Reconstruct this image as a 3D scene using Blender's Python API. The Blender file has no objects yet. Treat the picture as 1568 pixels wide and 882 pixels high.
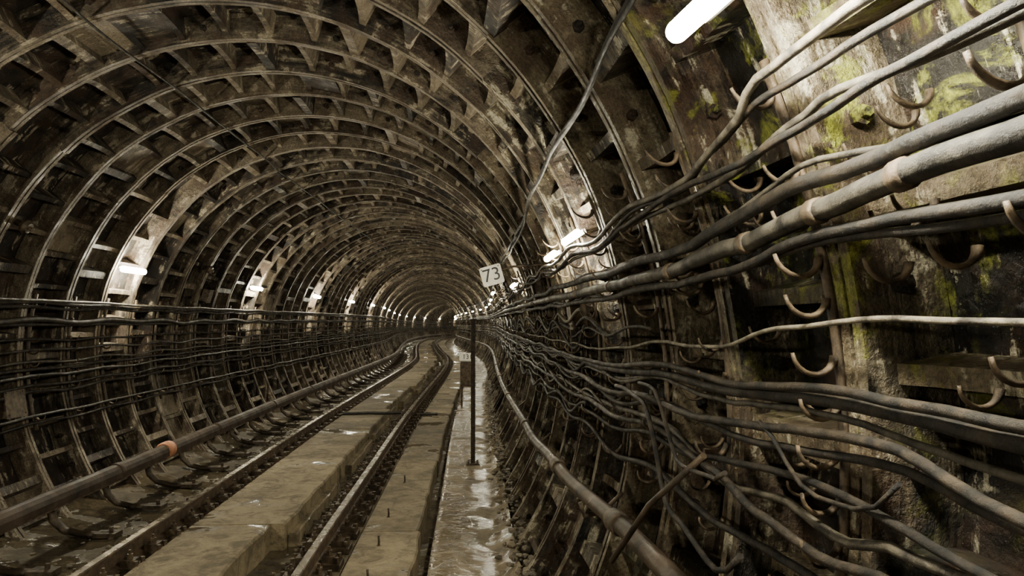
import bpy, bmesh, math, random
from mathutils import Vector, noise, Matrix
random.seed(7)
sc = bpy.context.scene
PI = math.pi
CAMZ = 1.91
ZC = 1.56          # tunnel axis height
RI = 2.65          # flange inner radius
RO = 2.87          # skin radius
OFF = 0.15         # tunnel axis offset from track axis
PITCH = 0.75
S0, S1 = -6.0, 144.0

# ---------------------------------------------------------------- alignment
CP = [(-8, -0.85), (-3, -1.42), (0, -1.75), (2.5, -2.03), (5, -2.24), (7.8, -2.40), (14, -2.74), (28, -3.30),
      (36, -3.9), (50, -5.7), (66, -7.5), (85, -8.7), (100, -8.3), (120, -5.6), (140, -1.0), (150, 1.6)]

def hermite(tab, s):
    n = len(tab)
    if s <= tab[0][0]:
        return tab[0][1]
    if s >= tab[-1][0]:
        return tab[-1][1]
    for i in range(n - 1):
        if s <= tab[i + 1][0]:
            break
    def slope(k):
        if k == 0: return (tab[1][1] - tab[0][1]) / (tab[1][0] - tab[0][0])
        if k == n - 1: return (tab[-1][1] - tab[-2][1]) / (tab[-1][0] - tab[-2][0])
        return (tab[k + 1][1] - tab[k - 1][1]) / (tab[k + 1][0] - tab[k - 1][0])
    x0, y0 = tab[i]; x1, y1 = tab[i + 1]
    h = x1 - x0; t = (s - x0) / h
    m0, m1 = slope(i) * h, slope(i + 1) * h
    return ((2*t**3 - 3*t*t + 1) * y0 + (t**3 - 2*t*t + t) * m0 + (-2*t**3 + 3*t*t) * y1 + (t**3 - t*t) * m1)

def cx(s): return hermite(CP, s)

def grade(s):
    # gentle downhill grade further along the tunnel
    if s < 22: return 0.0
    if s < 34: return -.006 * (s - 22) ** 2 / 24
    return -.036 - .006 * (s - 34)

_cache = {}
def frame(s):
    k = round(s, 4)
    if k not in _cache:
        d = (cx(s + .05) - cx(s - .05)) / .1
        l = math.sqrt(1 + d * d)
        _cache[k] = (cx(s), 1 / l, -d / l)
    return _cache[k]

def P(s, u, z):
    c, nx, ny = frame(s)
    return (c + u * nx, s + u * ny, z + grade(s))

def L(s, th, r):
    return P(s, OFF + r * math.cos(th), ZC + r * math.sin(th))

def lin(tab, s):
    if s <= tab[0][0]: return tab[0][1]
    for a, b in zip(tab, tab[1:]):
        if s <= b[0]:
            t = (s - a[0]) / (b[0] - a[0])
            t = t * t * (3 - 2 * t)
            return a[1] + (b[1] - a[1]) * t
    return tab[-1][1]

# ---------------------------------------------------------------- mesh builder
class MB:
    def __init__(self):
        self.v = []; self.f = []; self.m = []; self.t = []; self.uv = []; self.sm = []
    def vert(self, p, uv=(0, 0)):
        self.v.append(tuple(p)); self.uv.append(uv); return len(self.v) - 1
    def face(self, ids, mat=0, tone=.5, smooth=False):
        self.f.append(tuple(ids)); self.m.append(mat); self.t.append(tone); self.sm.append(smooth)
    def build(self, name, mats, parent=None, recalc=False):
        me = bpy.data.meshes.new(name)
        me.from_pydata(self.v, [], self.f)
        for m in mats: me.materials.append(m)
        me.polygons.foreach_set('material_index', self.m)
        me.polygons.foreach_set('use_smooth', self.sm)
        a = me.attributes.new('tone', 'FLOAT', 'FACE')
        a.data.foreach_set('value', self.t)
        ul = me.uv_layers.new(name='UVMap')
        li = [0] * len(me.loops)
        me.loops.foreach_get('vertex_index', li)
        buf = []
        for i in li: buf.extend(self.uv[i])
        ul.data.foreach_set('uv', buf)
        me.update()
        if recalc:
            bm = bmesh.new(); bm.from_mesh(me)
            bmesh.ops.recalc_face_normals(bm, faces=bm.faces)
            bm.to_mesh(me); bm.free()
        ob = bpy.data.objects.new(name, me)
        sc.collection.objects.link(ob)
        if parent: ob.parent = parent
        return ob

def tube(mb, pts, rad, n=8, mat=0, tone=.5, cap=True, flat=1.0):
    """sweep a (possibly tapered) round section along pts"""
    pts = [Vector(p) for p in pts]
    N = len(pts)
    rings = []
    ref = None
    run = 0
    for i, p in enumerate(pts):
        a = pts[max(0, i - 1)]; b = pts[min(N - 1, i + 1)]
        t = (b - a)
        if t.length < 1e-9: t = Vector((0, 1, 0))
        t.normalize()
        if ref is None:
            ref = Vector((0, 0, 1)) if abs(t.z) < .8 else Vector((1, 0, 0))
        x = ref - t * ref.dot(t)
        if x.length < 1e-5:
            x = t.orthogonal()
        x.normalize(); ref = x
        y = t.cross(x)
        r = rad[i] if isinstance(rad, (list, tuple)) else rad
        if i: run += (pts[i] - pts[i - 1]).length
        ring = []
        for k in range(n):
            an = 2 * PI * k / n
            ring.append(mb.vert(p + x * (math.cos(an) * r) + y * (math.sin(an) * r * flat), (run, k / n * .2)))
        rings.append(ring)
    for i in range(N - 1):
        for k in range(n):
            k2 = (k + 1) % n
            mb.face((rings[i][k], rings[i][k2], rings[i + 1][k2], rings[i + 1][k]), mat, tone, True)
    if cap:
        mb.face(tuple(reversed(rings[0])), mat, tone); mb.face(tuple(rings[-1]), mat, tone)

def box(mb, s0, s1, u0, u1, z0, z1, mat=0, tone=.5, bev=0.0, jit=0.0):
    """bevelled box following the track axis"""
    if s1 - s0 > 1.0:
        n = max(1, int((s1 - s0) / .25))
    else: n = 1
    b = bev
    prof = [(u0, z0), (u0, z1 - b), (u0 + b, z1), (u1 - b, z1), (u1, z1 - b), (u1, z0)] if b > 0 else \
           [(u0, z0), (u0, z1), (u1, z1), (u1, z0)]
    rows = []
    for i in range(n + 1):
        s = s0 + (s1 - s0) * i / n
        ju = random.uniform(-jit, jit)
        rows.append([mb.vert(P(s, u + (ju if u > (u0 + u1) / 2 else 0), z), (s, u)) for u, z in prof])
    k = len(prof)
    for a, c in zip(rows, rows[1:]):
        for j in range(k):
            j2 = (j + 1) % k
            mb.face((a[j], a[j2], c[j2], c[j]), mat, tone)
    mb.face(tuple(reversed(rows[0])), mat, tone); mb.face(tuple(rows[-1]), mat, tone)

def obox(mb, c, ax, ay, az, hx, hy, hz, mat=0, tone=.5):
    """oriented box"""
    c = Vector(c); ax = Vector(ax); ay = Vector(ay); az = Vector(az)
    ids = []
    for i in (-1, 1):
        for j in (-1, 1):
            for k in (-1, 1):
                p = c + ax * hx * i + ay * hy * j + az * hz * k
                ids.append(mb.vert(p, (p.x + p.y, p.z)))
    for q in ((0, 1, 3, 2), (4, 6, 7, 5), (0, 4, 5, 1), (2, 3, 7, 6), (0, 2, 6, 4), (1, 5, 7, 3)):
        mb.face([ids[i] for i in q], mat, tone)

def prism(mb, c, axis, r, h, n=6, mat=0, tone=.5, rot=0, r2=None):
    c = Vector(c); axis = Vector(axis).normalized()
    x = axis.orthogonal().normalized(); y = axis.cross(x)
    r2 = r if r2 is None else r2
    a = []; b = []
    for k in range(n):
        an = 2 * PI * k / n + rot
        d = x * math.cos(an) + y * math.sin(an)
        a.append(mb.vert(c + d * r)); b.append(mb.vert(c + axis * h + d * r2))
    for k in range(n):
        k2 = (k + 1) % n
        mb.face((a[k], a[k2], b[k2], b[k]), mat, tone)
    mb.face(tuple(b), mat, tone); mb.face(tuple(reversed(a)), mat, tone)

# ---------------------------------------------------------------- materials
def newmat(name):
    m = bpy.data.materials.new(name); m.use_nodes = True
    nt = m.node_tree
    bs = nt.nodes['Principled BSDF']
    return m, nt, bs

def noise_node(nt, vec, scale, detail=6, rough=.6, dist=0.0):
    n = nt.nodes.new('ShaderNodeTexNoise')
    n.inputs['Scale'].default_value = scale
    n.inputs['Detail'].default_value = detail
    n.inputs['Roughness'].default_value = rough
    n.inputs['Distortion'].default_value = dist
    if vec is not None: nt.links.new(vec, n.inputs['Vector'])
    return n.outputs['Fac']

def mrange(nt, val, a, b, c, d):
    n = nt.nodes.new('ShaderNodeMapRange')
    nt.links.new(val, n.inputs['Value'])
    n.inputs['From Min'].default_value = a; n.inputs['From Max'].default_value = b
    n.inputs['To Min'].default_value = c; n.inputs['To Max'].default_value = d
    return n.outputs['Result']

def mathn(nt, op, a, b, clamp=False):
    n = nt.nodes.new('ShaderNodeMath'); n.operation = op; n.use_clamp = clamp
    for i, x in enumerate((a, b)):
        if isinstance(x, (int, float)): n.inputs[i].default_value = x
        else: nt.links.new(x, n.inputs[i])
    return n.outputs[0]

def mixc(nt, fac, a, b, blend='MIX'):
    n = nt.nodes.new('ShaderNodeMix'); n.data_type = 'RGBA'; n.blend_type = blend
    if isinstance(fac, (int, float)): n.inputs[0].default_value = fac
    else: nt.links.new(fac, n.inputs[0])
    for i, x in ((6, a), (7, b)):
        if isinstance(x, tuple): n.inputs[i].default_value = (*x, 1)
        else: nt.links.new(x, n.inputs[i])
    return n.outputs[2]

def bump(nt, bs, h, strength, dist=.02):
    b = nt.nodes.new('ShaderNodeBump')
    b.inputs['Strength'].default_value = strength; b.inputs['Distance'].default_value = dist
    nt.links.new(h, b.inputs['Height']); nt.links.new(b.outputs[0], bs.inputs['Normal'])

def lining_mat(name, dark, light, pale, wet, mossy):
    m, nt, bs = newmat(name)
    geo = nt.nodes.new('ShaderNodeNewGeometry'); pos = geo.outputs['Position']
    uv = nt.nodes.new('ShaderNodeUVMap'); uv.uv_map = 'UVMap'
    mp = nt.nodes.new('ShaderNodeMapping'); mp.inputs['Scale'].default_value = (16, 1.6, 1)
    nt.links.new(uv.outputs[0], mp.inputs[0])
    mp2 = nt.nodes.new('ShaderNodeMapping'); mp2.inputs['Scale'].default_value = (60, 3.0, 1)
    nt.links.new(uv.outputs[0], mp2.inputs[0])
    tone = nt.nodes.new('ShaderNodeAttribute'); tone.attribute_name = 'tone'
    big = noise_node(nt, pos, 1.3, 4, .6)
    med = noise_node(nt, pos, 6, 8, .7, .6)
    stk = noise_node(nt, mp.outputs[0], 1.0, 6, .65, .3)
    stk2 = noise_node(nt, mp2.outputs[0], 1.0, 4, .6, .2)
    fine = noise_node(nt, pos, 60, 4, .7)
    f = mathn(nt, 'ADD', mathn(nt, 'MULTIPLY', med, .45), mathn(nt, 'MULTIPLY', stk, .35))
    f = mathn(nt, 'ADD', f, mathn(nt, 'MULTIPLY', stk2, .2))
    f = mathn(nt, 'ADD', f, mathn(nt, 'MULTIPLY', mathn(nt, 'SUBTRACT', big, .5), .4))
    f = mathn(nt, 'ADD', f, mathn(nt, 'MULTIPLY', mathn(nt, 'SUBTRACT', tone.outputs['Fac'], .5), .42))
    fac = mrange(nt, f, .46, .63, 0, 1)
    col = mixc(nt, fac, dark, light)
    rust = mrange(nt, noise_node(nt, pos, 3.1, 5, .6, 1.0), .48, .60, 0, .65)
    col = mixc(nt, rust, col, (.075, .040, .022))
    eff = mrange(nt, mathn(nt, 'MULTIPLY', mrange(nt, stk, .3, .7, 0, 1), mrange(nt, med, .35, .7, 0, 1)), .33, .46, 0, 1)
    col = mixc(nt, mathn(nt, 'MULTIPLY', eff, .85), col, pale)
    if mossy:
        vd = nt.nodes.new('ShaderNodeVectorMath'); vd.operation = 'DISTANCE'
        nt.links.new(pos, vd.inputs[0]); vd.inputs[1].default_value = (.72, 1.95, 2.3)
        near = mrange(nt, vd.outputs['Value'], .2, 1.05, 1, 0)
        mk = mathn(nt, 'MULTIPLY', near, mrange(nt, noise_node(nt, pos, 4.5, 7, .7, .8), .53, .60, 0, 1))
        col = mixc(nt, mathn(nt, 'MULTIPLY', mk, .9), col, (.36, .39, .04))
        far = mrange(nt, noise_node(nt, pos, 2.3, 6, .7, .8), .62, .72, 0, .4)
        col = mixc(nt, far, col, (.14, .15, .05))
    col = mixc(nt, mrange(nt, fine, .35, .6, .6, 0), col, (.009, .007, .005))
    nt.links.new(col, bs.inputs['Base Color'])
    r = mrange(nt, noise_node(nt, pos, 4.5, 5, .6), .38, .62, wet, .75)
    nt.links.new(r, bs.inputs['Roughness'])
    bs.inputs['Specular IOR Level'].default_value = .5
    h = mathn(nt, 'ADD', mathn(nt, 'MULTIPLY', med, 1.0), mathn(nt, 'MULTIPLY', fine, .45))
    h = mathn(nt, 'ADD', h, mathn(nt, 'MULTIPLY', stk, .5))
    bump(nt, bs, h, 1.0, .03)
    return m

M_lin = lining_mat('cast_iron_lining', (.011, .008, .006), (.28, .225, .155), (.55, .48, .36), .35, False)
M_linR = lining_mat('wet_cast_iron_lining', (.005, .004, .003), (.26, .21, .135), (.70, .64, .48), .08, True)

def simple_mat(name, c1, c2, scale=8, r0=.4, r1=.8, metal=0, bmp=.4, usetone=False, lo=.35, hi=.65, bscale=None):
    m, nt, bs = newmat(name)
    geo = nt.nodes.new('ShaderNodeNewGeometry'); pos = geo.outputs['Position']
    n1 = noise_node(nt, pos, scale, 7, .65, .3)
    f = mrange(nt, n1, lo, hi, 0, 1)
    col = mixc(nt, f, c1, c2)
    if usetone:
        t = nt.nodes.new('ShaderNodeAttribute'); t.attribute_name = 'tone'
        k = mrange(nt, t.outputs['Fac'], 0, 1, .45, 1.55)
        cb = nt.nodes.new('ShaderNodeCombineColor')
        for i in range(3): nt.links.new(k, cb.inputs[i])
        col = mixc(nt, 1.0, col, cb.outputs[0], 'MULTIPLY')
    nt.links.new(col, bs.inputs['Base Color'])
    nt.links.new(mrange(nt, noise_node(nt, pos, scale * .7, 4, .6), .35, .65, r0, r1), bs.inputs['Roughness'])
    bs.inputs['Metallic'].default_value = metal
    bump(nt, bs, noise_node(nt, pos, bscale or scale * 4, 6, .7), bmp, .01)
    return m

M_cable = simple_mat('cable_sheath_dirty', (.004, .0035, .003), (.045, .033, .021), 14, .35, .75, 0, .8, True, .42, .66)
M_cableL = simple_mat('cable_sheath_pale', (.02, .016, .012), (.23, .20, .148), 15, .3, .65, 0, .7, True, .36, .62)
M_pipe = simple_mat('grey_conduit', (.014, .0125, .0105), (.125, .11, .085), 9, .35, .7, .1, .8, False, .40, .66)
M_dpipe = simple_mat('rusty_pipe', (.018, .013, .009), (.11, .078, .05), 6, .25, .6, .1, .5)
M_iron = simple_mat('bracket_iron', (.02, .015, .011), (.15, .108, .067), 18, .3, .6, .2, .5, True)
M_rail = simple_mat('rail_side_rust', (.03, .021, .014), (.14, .092, .054), 12, .5, .8, .1, .5)
M_railtop = simple_mat('rail_head_steel', (.14, .12, .09), (.40, .34, .25), 10, .18, .38, .8, .15)
M_third = simple_mat('contact_rail_cover', (.018, .012, .008), (.088, .058, .038), 5, .45, .75, 0, .5)
M_orange = simple_mat('orange_insulator', (.50, .20, .10), (.70, .34, .20), 14, .4, .6, 0, .1)
M_white = simple_mat('painted_sign_white', (.60, .58, .50), (.80, .79, .71), 12, .4, .6, 0, .05)
M_black = simple_mat('sign_lettering_black', (.01, .01, .01), (.02, .02, .02), 12, .5, .6, 0, 0)
M_house = simple_mat('lamp_housing', (.10, .095, .08), (.30, .28, .24), 12, .4, .6, .1, .1)
M_rock = simple_mat('rubble', (.04, .034, .025), (.18, .145, .095), 9, .3, .8, 0, .6, True)

def concrete(name, dark, light, wetlo, wethi, wetscale, wetr=.06, bstr=.5, ripple=0.0, wetdark=.6):
    m, nt, bs = newmat(name)
    geo = nt.nodes.new('ShaderNodeNewGeometry'); pos = geo.outputs['Position']
    tone = nt.nodes.new('ShaderNodeAttribute'); tone.attribute_name = 'tone'
    n1 = noise_node(nt, pos, 1.6, 8, .65, .5)
    n2 = noise_node(nt, pos, 14, 8, .7)
    n3 = noise_node(nt, pos, 70, 4, .7)
    f = mathn(nt, 'ADD', mathn(nt, 'MULTIPLY', n1, .6), mathn(nt, 'MULTIPLY', n2, .4))
    f = mathn(nt, 'ADD', f, mathn(nt, 'MULTIPLY', mathn(nt, 'SUBTRACT', tone.outputs['Fac'], .5), .3))
    col = mixc(nt, mrange(nt, f, .36, .62, 0, 1), dark, light)
    stain = mrange(nt, noise_node(nt, pos, 3.7, 6, .7, 1.2), .48, .62, 0, .75)
    col = mixc(nt, stain, col, dark)
    col = mixc(nt, mrange(nt, n3, .3, .5, .5, 0), col, dark)
    wetm = mrange(nt, noise_node(nt, pos, wetscale, 5, .6, .4), wetlo, wethi, 0, 1)
    col = mixc(nt, mathn(nt, 'MULTIPLY', wetm, wetdark), col, tuple(c * .6 for c in dark))
    nt.links.new(col, bs.inputs['Base Color'])
    rr = nt.nodes.new('ShaderNodeMapRange'); nt.links.new(wetm, rr.inputs[0])
    rr.inputs['To Min'].default_value = .7; rr.inputs['To Max'].default_value = wetr
    nt.links.new(rr.outputs[0], bs.inputs['Roughness'])
    h = mathn(nt, 'ADD', n2, mathn(nt, 'MULTIPLY', n3, .4))
    h = mathn(nt, 'MULTIPLY', h, mathn(nt, 'SUBTRACT', 1.03, wetm))
    if ripple:
        wv = noise_node(nt, pos, 11, 4, .6, .6)
        h = mathn(nt, 'ADD', h, mathn(nt, 'MULTIPLY', mathn(nt, 'MULTIPLY', wv, wetm), ripple))
    bump(nt, bs, h, bstr, .02)
    return m

M_slab = concrete('track_concrete', (.09, .070, .043), (.37, .30, .19), .57, .62, .9, .10, .6, .15)
M_walk = concrete('wet_walkway_concrete', (.11, .086, .053), (.36, .29, .185), .41, .47, 2.6, .12, .9, .6, .3)
M_mud = concrete('muddy_invert', (.04, .031, .021), (.20, .16, .10), .46, .51, 1.6, .12, .8, .4, .4)

def emis(name, col, st):
    m, nt, bs = newmat(name)
    bs.inputs['Base Color'].default_value = (*col, 1)
    bs.inputs['Emission Color'].default_value = (*col, 1)
    bs.inputs['Emission Strength'].default_value = st
    return m
M_tube = emis('fluorescent_tube_glow', (1.0, .93, .70), 350)
M_tube2 = emis('fluorescent_tube_glow_bright', (1.0, .94, .73), 500)

# ---------------------------------------------------------------- lining
def ringseg(mb, s0, s1, t0, t1, r0, r1, step, tone=.5, ends=False, wob=.006):
    n = max(1, int(round((t1 - t0) / step)))
    rows = []
    for i in range(n + 1):
        t = t0 + (t1 - t0) * i / n
        w = wob * noise.noise(Vector((s0 * 1.7, t * 5, 3.1))) * 2
        row = []
        for s, r in ((s0, r1), (s0, r0 + w), (s1, r0 + w), (s1, r1)):
            row.append(mb.vert(L(s, t, r), (s + r, t * 2.6)))
        rows.append(row)
    for a, b in zip(rows, rows[1:]):
        for j in range(3):
            mb.face((a[j], a[j + 1], b[j + 1], b[j]), 0, tone + (.2 if j == 1 else 0))
    if ends:
        mb.face(rows[0], 0, tone); mb.face(tuple(reversed(rows[-1])), 0, tone)

def build_lining(name, t0d, t1d, mat, fillp, seed, stepd=7.5, dadd=0.0):
    rnd = random.Random(seed)
    mb = MB()
    t0, t1 = math.radians(t0d), math.radians(t1d)
    k0, k1 = int(S0 / PITCH), int(S1 / PITCH)
    stepth = math.radians(stepd)
    for k in range(k0, k1):
        s = k * PITCH
        far = s > 32
        tstep = math.radians(3.75 if far else 2.5)
        # skin
        n = int(round((t1 - t0) / math.radians(7.5)))
        pr = None
        ro = RO + rnd.uniform(-.01, .01)
        for i in range(n + 1):
            t = t0 + (t1 - t0) * i / n
            row = [mb.vert(L(s, t, ro), (s, t * 2.6)), mb.vert(L(s + PITCH, t, ro), (s + PITCH, t * 2.6))]
            if pr: mb.face((pr[0], pr[1], row[1], row[0]), 0, rnd.uniform(-.4, .32))  # pit skin toned darker than the flanges, recess shadow painted into the colour
            pr = row
        # twin flanges at ring joint
        ri = RI + rnd.uniform(-.012, .012)
        g = .010
        if far:
            ringseg(mb, s - .05, s + .05, t0, t1, ri, RO, tstep, .62)
        else:
            tn = rnd.uniform(.45, .8)
            ringseg(mb, s - g - .042, s - g, t0, t1, ri, RO, tstep, tn)
            ringseg(mb, s + g, s + g + .042, t0, t1, ri + rnd.uniform(-.008, .008), RO, tstep, rnd.uniform(.45, .8))
            ringseg(mb, s - g, s + g, t0, t1, ri + .05, RO, tstep, .1)
        # longitudinal ribs, scalloped
        offs = (k % 2) * stepth * .5
        i0 = int(math.floor(t0 / stepth)); i1 = int(math.ceil(t1 / stepth))
        sa, sb = s + .05, s + PITCH - .05
        for i in range(i0, i1 + 1):
            th = i * stepth + offs + rnd.uniform(-.006, .006)
            if not (t0 <= th < t1): continue
            joint = (i + 3 * k) % 6 == 0
            hw = (.040 if joint else .024) / RI
            depth = rnd.choice([.0, .02, .04, .05]) + (0 if joint else .03) + dadd
            if rnd.random() < .05: depth += .1
            tn = rnd.uniform(.2, .95)
            m = 1 if far else (6 if s < 14 else 3)
            pr = None
            for q in range(m + 1):
                f = q / m
                ss = sa + (sb - sa) * f
                e = 1 - (1 - abs(2 * f - 1) ** 3) if m > 1 else 0
                rr = RI + depth * .5 + (1 - e) * (.035 if not joint else .01) + (.02 if m == 1 else 0)
                row = [mb.vert(L(ss, th - hw * 1.5, RO), (ss, th * 2.6 - .1)), mb.vert(L(ss, th - hw, rr), (ss, th * 2.6 - .03)),
                       mb.vert(L(ss, th + hw, rr), (ss, th * 2.6 + .03)), mb.vert(L(ss, th + hw * 1.5, RO), (ss, th * 2.6 + .1))]
                if pr:
                    for j in range(3): mb.face((pr[j], row[j], row[j + 1], pr[j + 1]), 0, tn)
                pr = row
            # infilled / patched pits
            if rnd.random() < fillp and th + stepth < t1:
                rr = rnd.uniform(RI + .05, RI + .16)
                a, b = th + hw, th + stepth - hw
                ids = []
                for tt in (a, (a + b) / 2, b):
                    ids.append((mb.vert(L(sa, tt, rr + rnd.uniform(0, .02)), (sa, tt * 2.6)), mb.vert(L(sb, tt, rr + rnd.uniform(0, .02)), (sb, tt * 2.6))))
                tn2 = rnd.uniform(.4, 1.3)
                for x, y in zip(ids, ids[1:]):
                    mb.face((x[0], x[1], y[1], y[0]), 0, tn2)
            # bolts
            if -1 < s < 9 and math.cos(th) > .3 or (not far and s < 14 and rnd.random() < .25):
                tt = th + stepth * .5
                if tt < t1:
                    for ss in (s + .052, s + PITCH - .052):
                        p = Vector(L(ss, tt, RI + .10))
                        d = Vector((0, 1, 0)) if ss < s + .3 else Vector((0, -1, 0))
                        prism(mb, p, d, .026, .03, 6, 0, .35)
                        prism(mb, p + d * .03, d, .012, .025, 6, 0, .3)
                    if rnd.random() < .35:
                        p = Vector(L(s + PITCH * .5, tt, RO - .01)); q = Vector(L(s + PITCH * .5, tt, RI))
                        prism(mb, p, q - p, .035, .035, 6, 0, .6)
    return mb.build(name, [mat])

build_lining('wall_right', -45, 45, M_linR, .08, 1, 9.0, .05)
build_lining('ceiling', 45, 135, M_lin, .24, 2)
build_lining('wall_left', 135, 225, M_lin, .14, 3)

# ---------------------------------------------------------------- floor
def strip(mb, us, zf, s0, s1, ds, mat=0, tone=.5):
    pr = None; s = s0
    while s <= s1 + 1e-6:
        row = [mb.vert(P(s, u, zf(s, u)), (s, u)) for u in us]
        if pr:
            for a in range(len(us) - 1):
                mb.face((pr[a], pr[a + 1], row[a + 1], row[a]), mat, tone, True)
        pr = row
        s += ds if s < 25 else ds * 4
def nz(s, u, k, a): return a * noise.noise(Vector((s * k, u * k, 1.7)))

mb = MB()
us = [-2.3 + .1 * i for i in range(49)]
strip(mb, us, lambda s, u: -.21 + nz(s, u, 2.5, .03) + (max(0, abs(u - .1) - 1.75) * .22) + (.11 if u < -1.0 else 0) + nz(s, u, 9, .010), S0, S1, .125)
mb.build('floor', [M_mud])

# central slab blocks
mb = MB()
s = 1.8
while s < 80:
    ln = random.uniform(2.3, 3.4)
    e = .20 + random.uniform(-.10, .12)
    box(mb, s, s + ln - .03, -.60, e, -.24, .035 + random.uniform(-.012, .012), 0, random.uniform(.3, .85), .018, .016)
    box(mb, s + .1, s + ln * random.uniform(.4, .9), e, e + random.uniform(.05, .10), -.24, -.09, 0, random.uniform(.3, .6), .012, .015)
    s += ln
mb.build('track_slab', [M_slab], recalc=True)
mb = MB()
box(mb, S0, 100, -1.08, -.604, -.24, -.035, 0, .2, .02, .02)
box(mb, S0, 100, .56, .99, -.24, -.035, 0, .25, .02, .015)
mb.build('rail_bed', [M_slab], recalc=True)
mb = MB()
s = 0.5
while s < 80:
    ln = random.uniform(2.6, 3.6)
    box(mb, s, s + ln - .02, 1.0, 1.52 + random.uniform(-.02, .02), -.24, .02 + random.uniform(-.01, .01), 0, random.uniform(.3, .7), .015, .016)
    s += ln
mb.build('side_slab', [M_slab], recalc=True)
mb = MB()
uw = [1.62, 1.64] + [1.7 + .04 * i for i in range(17)]
strip(mb, uw, lambda s, u: (-.2 if u < 1.63 else -.02) + nz(s, u, 2, .008) + nz(s, u, 8, .002) + max(0, u - 2.2) * .35 + max(0, u - 2.2) * 1.2 * (noise.noise(Vector((s * 3, u * 3, 0))) + .4) * .5, S0, 100, .08)
mb.build('walkway', [M_walk])

# rubble along the wall foot
mb = MB()
def rock(mb, c, r):
    bm = bmesh.new(); bmesh.ops.create_icosphere(bm, subdivisions=1, radius=r)
    o = Vector((random.random() * 9, random.random() * 9, 0))
    base = len(mb.v)
    sx, sy, sz = random.uniform(.7, 1.4), random.uniform(.7, 1.4), random.uniform(.4, .8)
    for v in bm.verts:
        f = 1 + .5 * noise.noise(v.co / r + o)
        mb.vert((c[0] + v.co.x * f * sx, c[1] + v.co.y * f * sy, c[2] + v.co.z * f * sz))
    t = random.uniform(.2, .9)
    for f in bm.faces: mb.face([base + v.index for v in f.verts], 0, t)
    bm.free()
for i in range(1900):
    s = random.uniform(2, 22)
    side = random.random()
    if side < .5: u = 2.42 - abs(random.gauss(0, .08)); z = .0 + max(0, u - 2.15) * .5
    elif side < .75: u = -random.uniform(1.1, 2.1); z = -.08
    else: u = random.uniform(.32, .57); z = -.19
    rock(mb, P(s, u, z), random.uniform(.008, .035))
mb.build('rubble', [M_rock])

# ---------------------------------------------------------------- rails
def sweep_profile(mb, prof, s0, s1, u0, z0, mats, ds=.5):
    pr = None; s = s0; n = len(prof)
    while s <= s1:
        row = [mb.vert(P(s, u0 + a, z0 + b), (s, a)) for a, b in prof]
        if pr:
            for j in range(n):
                j2 = (j + 1) % n
                mb.face((pr[j], row[j], row[j2], pr[j2]), mats[j], .5)
        else: mb.face(row, mats[0])
        pr = row; s += ds
    mb.face(tuple(reversed(pr)), mats[0])
railprof = [(-.070, 0), (-.070, .012), (-.012, .030), (-.009, .115), (-.034, .125), (-.035, .150), (-.028, .158),
            (.028, .158), (.035, .150), (.034, .125), (.009, .115), (.012, .030), (.070, .012), (.070, 0)]
rm = [0] * 14; rm[6] = 1
for u in (-.76, .76):
    mb = MB(); sweep_profile(mb, railprof, S0, 140, u, .0, rm, .5)
    mb.build('running_rail', [M_rail, M_railtop], recalc=True)
    mb = MB()
    s = .8
    while s < 60:
        for sg in (-1, 1):
            if s > 30 and sg * u < 0: continue
            lo, hi = (u + .015, u + .20) if sg > 0 else (u - .20, u - .015)
            box(mb, s - .10, s + .10, lo, hi, -.036, .018, 0, .3, .006)
            c = Vector(P(s, u + sg * .10, .04))
            c0, nx, ny = frame(s)
            ax = Vector((nx, ny, 0)); ay = Vector((-ny, nx, 0)); az = Vector((0, 0, 1))
            obox(mb, c, ax, ay, az, .05, .055, .026, 0, .35)
            prism(mb, c + az * .02, az, .024, .045, 6, 0, .5)
            prism(mb, c + az * .06, az, .012, .035, 6, 0, .4)
            for dd in (-.06, .06):
                c = Vector(P(s + dd, u + sg * .17, .01)); prism(mb, c, az, .018, .055, 6, 0, .4)
        s += .42
    mb.build('rail_fastening', [M_iron], recalc=True)

# contact (third) rail with cover and brackets
mb = MB()
U3, Z3 = -1.70, .34
prof = [(.095, -.07), (.10, 0), (.085, .05), (.05, .085), (0, .095), (-.05, .085), (-.085, .05), (-.10, 0), (-.095, -.07), (-.07, -.07), (-.07, .04), (.07, .04), (.07, -.07)]
prof = [(a * .80, b * .80) for a, b in prof]
sweep_profile(mb, prof, S0, 110, U3, Z3, [0] * 13, .5)
sweep_profile(mb, [(-.04, -.09), (-.04, -.06), (-.015, -.05), (-.015, .03), (.015, .03), (.015, -.05), (.04, -.06), (.04, -.09)], S0, 110, U3, Z3, [1] * 8, .5)
for i in range(0, 34):
    s = -1.2 + i * 3.0
    pts = [P(s, U3, Z3), P(s + .09, U3, Z3)]
    tube(mb, pts, .088, 12, 0)
s = 2.9
while s < 45:
    tube(mb, [P(s, U3 - .02, Z3 - .0), P(s, U3 - .14, Z3 - .05), P(s, U3 - .19, Z3 - .15), P(s, U3 - .16, Z3 - .27), P(s, U3 - .06, Z3 - .36), P(s, U3 + .10, Z3 - .40),
              P(s, U3 + .34, Z3 - .405)], [.035, .035, .034, .034, .034, .032, .03], 6, 2, .2, True, 1.6)
    obox(mb, P(s, U3 + .33, Z3 - .40), (1, 0, 0), (0, 1, 0), (0, 0, 1), .10, .07, .02, 2, .2)
    prism(mb, P(s, U3 + .36, Z3 - .385), (0, 0, 1), .02, .05, 6, 2, .3)
    s += 1.02
tube(mb, [P(9.0, U3, Z3 + .005), P(9.02, U3, Z3 + .005), P(9.17, U3, Z3 + .005), P(9.19, U3, Z3 + .005)], [.085, .10, .10, .085], 16, 3)
mb.build('contact_rail', [M_third, M_rail, M_iron, M_orange])

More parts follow.
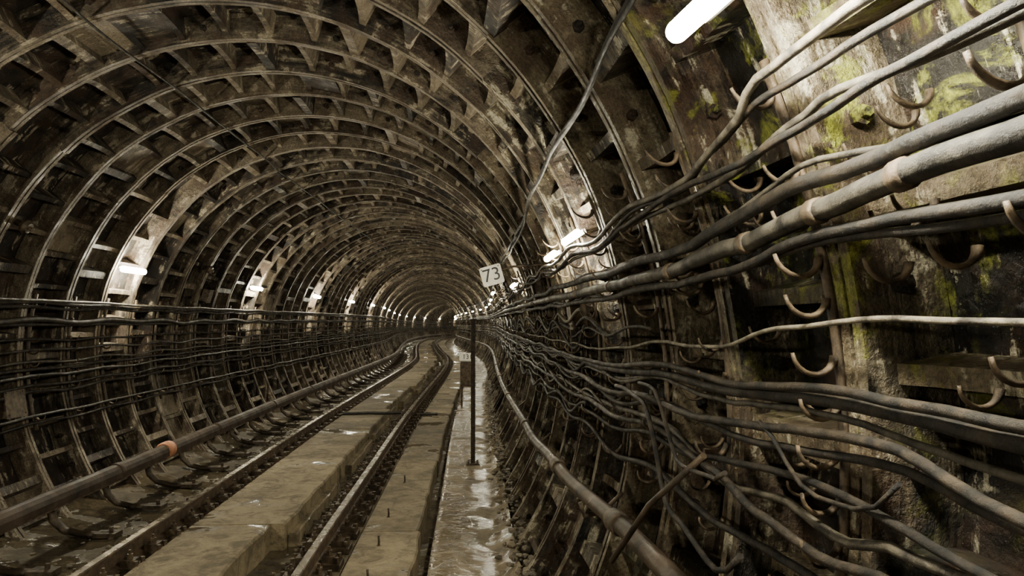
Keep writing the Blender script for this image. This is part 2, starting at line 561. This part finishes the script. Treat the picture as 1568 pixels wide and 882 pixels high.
# ---------------------------------------------------------------- cables
def zr(th_z, r): return math.asin(max(-.98, min(.98, (th_z - ZC) / r)))
def cable(name, side, ctrl, r, rad, mat, sag=.03, seed=0, s0=-2, s1=120, wr=.006, wz=.006, twist=0, tone=.5, n=8, per=1.5, fr=.9, collars=()):
    pts = []; s = s0; ss = []
    while s <= s1:
        z = CAMZ + lin(ctrl, s + (.25 if side > 0 else 0))
        ph = s / per
        z -= sag * (.5 - .5 * math.cos(2 * PI * ph)) * (1 + .8 * noise.noise(Vector((int(ph) * 3.3, seed * 7.1, 0))))
        z += wz * noise.noise(Vector((s * fr, seed * 3.7, 5))) * 2 + .005 * noise.noise(Vector((s * 6, seed * 3.7, 8)))
        rr = r + wr * noise.noise(Vector((s * fr, seed * 5.3, 9))) * 2
        if twist:
            z += .009 * math.cos(s * 3.3 + twist * 2.1); rr += .009 * math.sin(s * 3.3 + twist * 2.1)
        th = zr(z, rr)
        if side < 0: th = PI - th
        pts.append(L(s, th, rr)); ss.append(s)
        s += .08 if s < 6 else (.2 if s < 15 else (.4 if s < 30 else .75))
    mb = MB(); tube(mb, pts, rad, n, 0, tone)
    for c in collars:
        i = min(range(len(ss) - 1), key=lambda j: abs(ss[j] - c))
        a = Vector(pts[i]); d = (Vector(pts[i + 1]) - a).normalized()
        tube(mb, [a, a + d * .006, a + d * .040, a + d * .046], [rad * 1.02, rad * 1.22, rad * 1.22, rad * 1.02], 12, 1, .8)
    return mb.build(name, [mat, M_iron])

C = M_cable; CL = M_cableL
# right wall : (s, height relative to eye)
cdt = [(-2, .30), (1.2, .275), (1.6, .252), (2.1, .217), (2.8, .18), (4.2, .17), (7, .18)]
cable('conduit_pipe', 1, cdt, 2.545, .026, M_pipe, 0, 1, wr=.003, wz=.003, n=14, collars=(1.05, 1.4, 1.8, 2.5, 3.5, 4.6, 6.1, 7.9))
spec = [
 ([(1.2, .60), (1.7, .575), (1.9, .51), (2.3, .48), (4, .44)], .012, CL, .03, 0, .3),
 ([(1.2, .56), (1.7, .54), (2.1, .50), (2.5, .46), (4, .42)], .010, C, .04, 0, .8),
 ([(1.2, .47), (1.5, .48), (1.65, .46), (2.0, .44), (2.45, .43), (4, .39)], .011, CL, .02, 1, .1),
 ([(1.2, .455), (1.65, .44), (2.0, .42), (2.45, .43), (4, .39)], .011, C, .02, 2, .7),
 ([(1.2, .345), (1.6, .325), (2.1, .29), (3, .255), (5, .25)], .020, C, .012, 0, .3),
 ([(1.2, .34), (1.6, .36), (2.1, .32), (3, .27), (5, .28)], .008, CL, .03, 3, .0),
 ([(1.2, .20), (1.6, .20), (2.1, .165), (3, .13), (5, .12)], .014, C, .012, 0, .5),
 ([(1.2, .175), (1.6, .18), (2.1, .165), (3, .145), (5, .14)], .010, C, .02, 0, .5),
 ([(1.2, .005), (1.55, .01), (1.95, -.01), (2.5, -.08), (4.7, -.17), (7, -.18)], .007, CL, .004, 0, .75),
 ([(1.2, -.16), (1.45, -.166), (2.4, -.18), (4.7, -.25)], .012, C, .01, 0, .8),
 ([(1.2, -.195), (1.45, -.19), (2.4, -.215), (4.7, -.27)], .016, C, .01, 0, .6),
 ([(1.2, -.235), (2.4, -.24), (4.7, -.30)], .009, CL, .03, 0, .05),
 ([(1.2, -.30), (1.45, -.275), (1.8, -.29), (2.2, -.30), (4, -.36)], .013, C, .02, 1, .9),
 ([(1.2, -.33), (1.45, -.305), (1.8, -.32), (2.2, -.33), (4, -.38)], .011, C, .03, 2, .5),
 ([(1.3, -.46), (1.5, -.48), (1.75, -.53), (2.05, -.50), (2.4, -.52), (3.1, -.44), (5, -.48)], .013, CL, .01, 1, .2),
 ([(1.3, -.52), (1.5, -.53), (1.75, -.56), (2.05, -.53), (2.4, -.47), (3.1, -.46), (5, -.50)], .013, C, .02, 2, .8),
 ([(1.3, -.40), (2.4, -.42), (3.1, -.50), (5, -.58)], .011, C, .04, 0, .4),
 ([(1.3, -.66), (2.4, -.64), (5, -.66)], .013, C, .04, 0, .3),
]
for i, (ct, rad, mt, sg, tw, tn) in enumerate(spec):
    cable('power_cable', 1, ct, 2.555 + (i % 3 - 1) * .018, rad, mt, sg, i + 10, twist=tw, tone=tn, s1=90 if i % 2 else 45, wz=.010, fr=1.3)
for i in range(9):
    z = random.uniform(-.55, .35)
    cable('slack_cable', 1, [(0, z), (4, z), (9, z + random.uniform(-.1, .1)), (30, z)], random.uniform(2.54, 2.61), random.uniform(.007, .012), C if i % 4 else CL,
          random.uniform(.04, .12), 40 + i, s0=random.choice([2.9, 3.7, 4.5]), s1=34, wr=.02, wz=.02, tone=random.uniform(.1, .6))
# drooping festoons on the lower right wall
cable('slack_cable', 1, [(1.9, -.50), (2.3, -.78), (2.8, -.72), (3.3, -.36), (3.6, -.34)], 2.52, .010, C, 0, 61, s0=1.9, s1=3.6, tone=.7)
cable('slack_cable', 1, [(2.0, -.30), (2.35, -.50), (2.7, -.52), (3.1, -.28)], 2.50, .008, C, 0, 62, s0=2.0, s1=3.1, tone=.9)
cable('slack_cable', 1, [(1.35, -.28), (1.6, -.42), (1.8, -.43), (2.1, -.29)], 2.54, .006, C, 0, 63, s0=1.2, s1=1.9, tone=.9)
# shoulder cable
def thcable(name, ctrl, r, rad, mat, s0, s1, seed, amp=.012, tone=.5):
    pts = []; s = s0
    while s <= s1:
        th = math.radians(lin(ctrl, s)) + amp * noise.noise(Vector((s * .8, seed, 0)))
        pts.append(L(s, th, r + .02 * noise.noise(Vector((s * .9, seed, 4))))); s += .15 if s < 12 else .6
    mb = MB(); tube(mb, pts, rad, 8, 0, tone); return mb.build(name, [mat])
thcable('ceiling_cable', [(-2, 34), (1.5, 33), (2.1, 32), (3.2, 30.5), (8, 29)], 2.63, .013, C, -2, 60, 3, .012, .0)
thcable('ceiling_cable', [(-2, 33), (1.5, 34), (2.1, 31.5), (3.2, 30.8), (8, 28)], 2.62, .010, C, -2, 60, 5, .02, .1)
thcable('ceiling_cable', [(-2, 110), (60, 110)], 2.63, .010, C, -2, 60, 8)
# lower drain pipe on right
dz = [(-1, 1.15), (2.5, 1.01), (5, .90), (7, .82), (12, .78)]
pts = []; s = -1
while s < 70:
    z = lin(dz, s)
    r = 2.50; th = zr(z, r); pts.append(L(s, th, r)); s += .4
mb = MB(); tube(mb, pts, .040, 14, 0)
for s in (3.1, 4.9, 7.6, 10.8, 14.5, 18.2, 23):
    z = lin(dz, s); z2 = lin(dz, s + .16)
    tube(mb, [L(s, zr(z, 2.5), 2.5), L(s + .03, zr(z, 2.5), 2.5), L(s + .13, zr(z2, 2.5), 2.5), L(s + .16, zr(z2, 2.5), 2.5)], [.05, .054, .054, .05], 14, 1)
for s in (3.7, 6.7, 9.7, 12.7, 15.7):
    z = lin(dz, s)
    tube(mb, [L(s, zr(z + .05, 2.62), 2.64), L(s, zr(z - .06, 2.55), 2.55), L(s, zr(z - .07, 2.47), 2.47), L(s, zr(z, 2.43), 2.43)], .012, 6, 1)
mb.build('drain_pipe', [M_dpipe, M_iron])
mb = MB(); tube(mb, [L(2.25, zr(1.45, 2.56), 2.52), L(2.6, zr(1.2, 2.5), 2.45), L(2.85, zr(.9, 2.5), 2.42)], .012, 8, 0); mb.build('stay_rod', [M_dpipe])

# left wall
lspec = [(.19, .016, CL, .1), (.165, .02, C, .7), (.13, .016, C, .5), (.0, .030, C, .75), (-.05, .018, C, .5), (-.20, .013, C, .5), (-.30, .013, C, .7), (-.42, .014, CL, .05),
         (-.50, .018, C, .8), (-.56, .015, C, .4), (-.66, .015, C, .6), (-.72, .018, C, .8), (-.95, .014, C, .6), (-1.02, .014, C, .5)]
for i, (z, rad, mt, tn) in enumerate(lspec):
    cable('feeder_cable', -1, [(-2, z), (5, z + .01), (12, z), (60, z)], 2.54 + (i % 3 - 1) * .02, rad, mt, .008 + (i % 4) * .008, 70 + i, tone=tn, s0=1.5, s1=120)

# ---------------------------------------------------------------- cable brackets
def hook(mb, s, z, side, r=2.60, size=1.0, tone=.5, w=.011):
    pts = []; rad = []
    n = 9
    for i in range(n + 1):
        a = PI * (1.05 + .95 * i / n)
        rc = r - .060 * size; zc = z
        rr = rc + .050 * size * -math.cos(a)
        zz = zc + .050 * size * math.sin(a)
        rad.append(w * (1.15 - .75 * i / n) * size)
        th = zr(zz, rr)
        pts.append(L(s, th if side > 0 else PI - th, rr))
    tube(mb, pts, rad, 6, 0, tone, True, 1.7)
mb = MB()
zs = [.60, .50, .40, .29, .18, .06, -.07, -.19, -.31, -.43, -.55, -.68]
k = 0
s = .75
while s < 40:
    ss = s + .07
    if k % 2 == 0 or s < 10:
        pts = [L(ss, zr(CAMZ + z, 2.635), 2.64) for z in (.66, .45, .25, .05, -.15, -.35, -.55, -.76)]
        tube(mb, pts, .011, 6, 0, .6, True, 2.0)
        for z in zs:
            if random.random() < .88: hook(mb, ss, CAMZ + z - .0 + random.uniform(-.015, .015), 1, 2.64, random.uniform(.85, 1.15), random.uniform(.5, 1.4), .0085)
    if s < 6:
        for q in range(12):
            hook(mb, s + random.uniform(.2, .6), CAMZ + random.uniform(-.75, .5), 1, 2.72, random.uniform(.8, 1.1), random.uniform(.6, 1.4), .008)
    s += .75; k += 1
mb.build('cable_bracket', [M_iron])
mb = MB()
s = 3.0
while s < 60:
    for (a, b) in ((.26, -1.10),):
        pts = [L(s + .07, PI - zr(CAMZ + a + (b - a) * i / 7, 2.62), 2.625) for i in range(8)]
        tube(mb, pts, .014, 6, 0, .4, True, 2.0)
    for z in (.17, .03, -.17, -.29, -.42, -.54, -.68, -.95):
        hook(mb, s + .07, CAMZ + z, -1, 2.62, 1.0, random.uniform(.3, .9), .012)
    s += 1.5 if s > 20 else .75
mb.build('cable_bracket', [M_iron])

# ---------------------------------------------------------------- fluorescent lamps
def lamp(s, thd, r, length=.6, rad=.024, tilt=0.0, arm=.15, glow=None):
    th = math.radians(thd)
    mb = MB()
    a = Vector(L(s - length / 2, th, r - tilt)); b = Vector(L(s + length / 2, th, r + tilt))
    d = (b - a).normalized()
    inward = (Vector(L(s, th, r - .1)) - Vector(L(s, th, r))).normalized()
    inward = (inward - d * inward.dot(d)).normalized()
    side = d.cross(inward).normalized()
    pts = [a - d * .016, a - d * .012, a - d * .005, a + d * .004, b - d * .004, b + d * .005, b + d * .012, b + d * .016]
    tube(mb, pts, [rad * .3, rad * .65, rad * .9, rad, rad, rad * .9, rad * .65, rad * .3], 16, 0, .5)
    c = (a + b) / 2 - inward * (rad + .028)
    obox(mb, c, d, side, inward, length / 2 - .04, .014, .008, 1)
    for e in (a + d * .05, b - d * .05):
        tube(mb, [e - inward * rad, e - inward * (rad + .03)], .007, 6, 1)
    for e in (a + d * .12, b - d * .12):
        o = e - inward * (rad + .035)
        tube(mb, [o, o - inward * arm], .009, 6, 2)
    return mb.build('fluorescent_lamp', [glow or M_tube, M_house, M_iron])
lamp(1.06, 24.8, 2.40, .58, .025, -.05, .30, M_tube2)
lamp(-3.4, 24, 2.5)
lamp(4.3, 19.5, 2.55, .5); lamp(5.4, 19.0, 2.55, .5)
for i in range(1, 22):
    if i == 1: lamp(10.1, 19, 2.54, .56, .026, 0, .2)
    else: lamp(5.0 + i * 5.25 - .125, 22, 2.42, .56, .026, 0, .32)  # those past the bend are added, mostly hidden, to light the outer wall
for i in list(range(-2, 7)) + [8, 10, 12, 14, 16, 18, 20, 22, 24]:
    lamp(9.375 + i * 5.25, 158, 2.59, .58, .038, 0, .15, M_tube if i < -1 or i > 8 else M_tube)

# round wall insulators on the left wall
for s, z in ((6.95, .86), (11.9, .80)):
    mb = MB()
    th = PI - zr(CAMZ + z, 2.6)
    p = Vector(L(s, th, 2.72)); inn = (Vector(L(s, th, 2.3)) - p).normalized()
    prism(mb, p, inn, .03, .10, 16, 0, .3)
    prism(mb, p + inn * .08, inn, .055, .03, 24, 0, .5, 0, .07)
    prism(mb, p + inn * .11, inn, .07, .035, 24, 0, .5, 0, .05)
    prism(mb, p + inn * .145, inn, .02, .03, 12, 0, .8)
    obox(mb, p, Vector((0, 1, 0)), inn.cross(Vector((0, 1, 0))), inn, .06, .06, .008, 0, .4)
    mb.build('cable_insulator', [M_iron])

# ---------------------------------------------------------------- signs, posts, cabinet
def text_mesh(txt, size):
    cu = bpy.data.curves.new('lettering', 'FONT'); cu.body = txt; cu.size = size; cu.extrude = .002
    cu.align_x = 'CENTER'; cu.align_y = 'CENTER'
    ob = bpy.data.objects.new('tmp', cu); sc.collection.objects.link(ob)
    bpy.context.view_layer.update()
    me = bpy.data.meshes.new_from_object(ob)
    bpy.data.objects.remove(ob)
    me.materials.clear(); me.materials.append(M_black)
    return me
def sign(name, loc, w, h, txt, tsize, roll, yaw=0):
    e = bpy.data.objects.new(name, None); sc.collection.objects.link(e)
    e.empty_display_size = .1
    mb = MB()
    b = .012
    pr = [(-w/2 + b, -h/2), (w/2 - b, -h/2), (w/2, -h/2 + b), (w/2, h/2 - b), (w/2 - b, h/2), (-w/2 + b, h/2), (-w/2, h/2 - b), (-w/2, -h/2 + b)]
    f = [mb.vert((x, y, .004)) for x, y in pr]; g = [mb.vert((x, y, -.004)) for x, y in pr]
    mb.face(f, 0); mb.face(tuple(reversed(g)), 0)
    for i in range(8): mb.face((f[i], g[i], g[(i + 1) % 8], f[(i + 1) % 8]), 0)
    for x in (-w/2 + .02, w/2 - .02): prism(mb, (x, h/2 - .02, .004), (0, 0, 1), .006, .004, 6, 1)
    pl = mb.build('plate', [M_white, M_iron], e)
    t = bpy.data.objects.new('numerals', text_mesh(txt, tsize)); sc.collection.objects.link(t); t.parent = e
    t.location = (0, -.0, .0065)
    e.location = loc; e.rotation_euler = (math.radians(90), math.radians(roll), math.radians(yaw))
    return e
sg = sign('number_sign', (-.18, 6.6, CAMZ + .40), .195, .175, '73', .165, -16, 0)
mb = MB(); tube(mb, [(-.18, 6.62, CAMZ + .42), (.0, 6.63, CAMZ + .48), L(6.4, zr(CAMZ + .50, 2.7), 2.70)], .010, 6, 0); mb.build('sign_bracket', [M_iron])

e = bpy.data.objects.new('signal_cabinet', None); sc.collection.objects.link(e)
mb = MB()
s = 16.5; u = 1.85
box(mb, s, s + .25, u - .16, u + .16, .42, .98, 0, .3, .02)
box(mb, s - .012, s, u - .13, u + .13, .47, .93, 0, .45, .005)
for du in (-.13, .13):
    box(mb, s + .02, s + .06, u + du - .02, u + du + .02, -.03, .42, 0, .3)
    box(mb, s + .19, s + .23, u + du - .02, u + du + .02, -.03, .42, 0, .3)
prism(mb, P(s - .012, u + .10, .70), (0, -1, 0), .012, .03, 8, 0, .7)
mb.build('body', [M_iron], e, True)
sg = sign('distance_sign', P(s - .03, u, 1.09), .36, .17, '131', .15, 0, 0)

mb = MB()
s = 9.9; u = 2.0
# I-section post with base plate
box(mb, s - .03, s - .022, u - .03, u + .03, -.02, 1.90, 0, .1)
box(mb, s + .022, s + .03, u - .03, u + .03, -.02, 1.90, 0, .1)
box(mb, s - .022, s + .022, u - .004, u + .004, -.02, 1.90, 0, .1)
box(mb, s - .09, s + .09, u - .09, u + .09, -.02, .0, 0, .3, .004)
for a in (-.06, .06):
    for b in (-.06, .06): prism(mb, P(s + a, u + b, 0), (0, 0, 1), .014, .025, 6, 0, .4)
box(mb, s - .04, s + .04, u - .045, u + .045, 1.90, 1.92, 0, .3, .004)
mb.build('steel_post', [M_iron], recalc=True)

# rebar pins, crossing hose
mb = MB()
for s, u in ((5.35, 1.22), (6.2, 1.2), (7.1, 1.18), (8.6, 1.2), (5.0, 1.35)):
    tube(mb, [P(s, u, .0), P(s, u + .004, .06), P(s, u, .11)], .009, 6, 0, .1); prism(mb, P(s, u, .02), (0, 0, 1), .018, .012, 6, 0)
mb.build('anchor_pin', [M_iron])
mb = MB()
for ds in (0, .12):
    tube(mb, [P(14.8 + ds + .03 * math.sin(i), -1.0 + i * .12, .055 if abs(-1.0 + i * .12) < .62 else .03) for i in range(20)], .022, 8, 0, .2)
mb.build('crossing_hose', [M_cable])

# junction boxes
def jbox(s, z, side, w=.16, h=.2):
    mb = MB()
    th = zr(z, 2.6); th = th if side > 0 else PI - th
    c = Vector(L(s, th, 2.60)); inn = (Vector(L(s, th, 2.4)) - c).normalized(); d = Vector((0, 1, 0)); d = (d - inn * d.dot(inn)).normalized(); up = inn.cross(d)
    obox(mb, c, d, up, inn, w / 2, h / 2, .05, 0, .5)
    obox(mb, c + inn * .053, d, up, inn, w / 2 + .01, h / 2 + .01, .006, 0, .7)
    for a in (-1, 1):
        for b in (-1, 1): prism(mb, c + inn * .058 + d * a * w * .42 + up * b * h * .42, inn, .009, .008, 6, 0, .3)
    for a in (-.04, .04): tube(mb, [c - up * h * .5 + d * a, c - up * (h * .5 + .05) + d * a], .014, 8, 0, .3)
    mb.build('junction_box', [M_iron])
jbox(5.1, CAMZ + .05, 1); jbox(7.6, CAMZ + .30, 1); jbox(7.2, CAMZ - .8, -1, .3, .25); jbox(12.2, CAMZ + .4, -1)

# ---------------------------------------------------------------- camera / world
cam = bpy.data.cameras.new('camera'); co = bpy.data.objects.new('camera', cam); sc.collection.objects.link(co)
cam.sensor_width = 36; cam.lens = 26.0; cam.clip_start = .02; cam.clip_end = 400
co.location = (0, 0, CAMZ); co.rotation_euler = (math.radians(92.48), 0, 0)
sc.camera = co
w = bpy.data.worlds.new('tunnel_dark'); sc.world = w; w.use_nodes = True
w.node_tree.nodes['Background'].inputs[0].default_value = (.01, .01, .008, 1)
print('faces', sum(len(o.data.polygons) for o in sc.objects if o.type == 'MESH'))
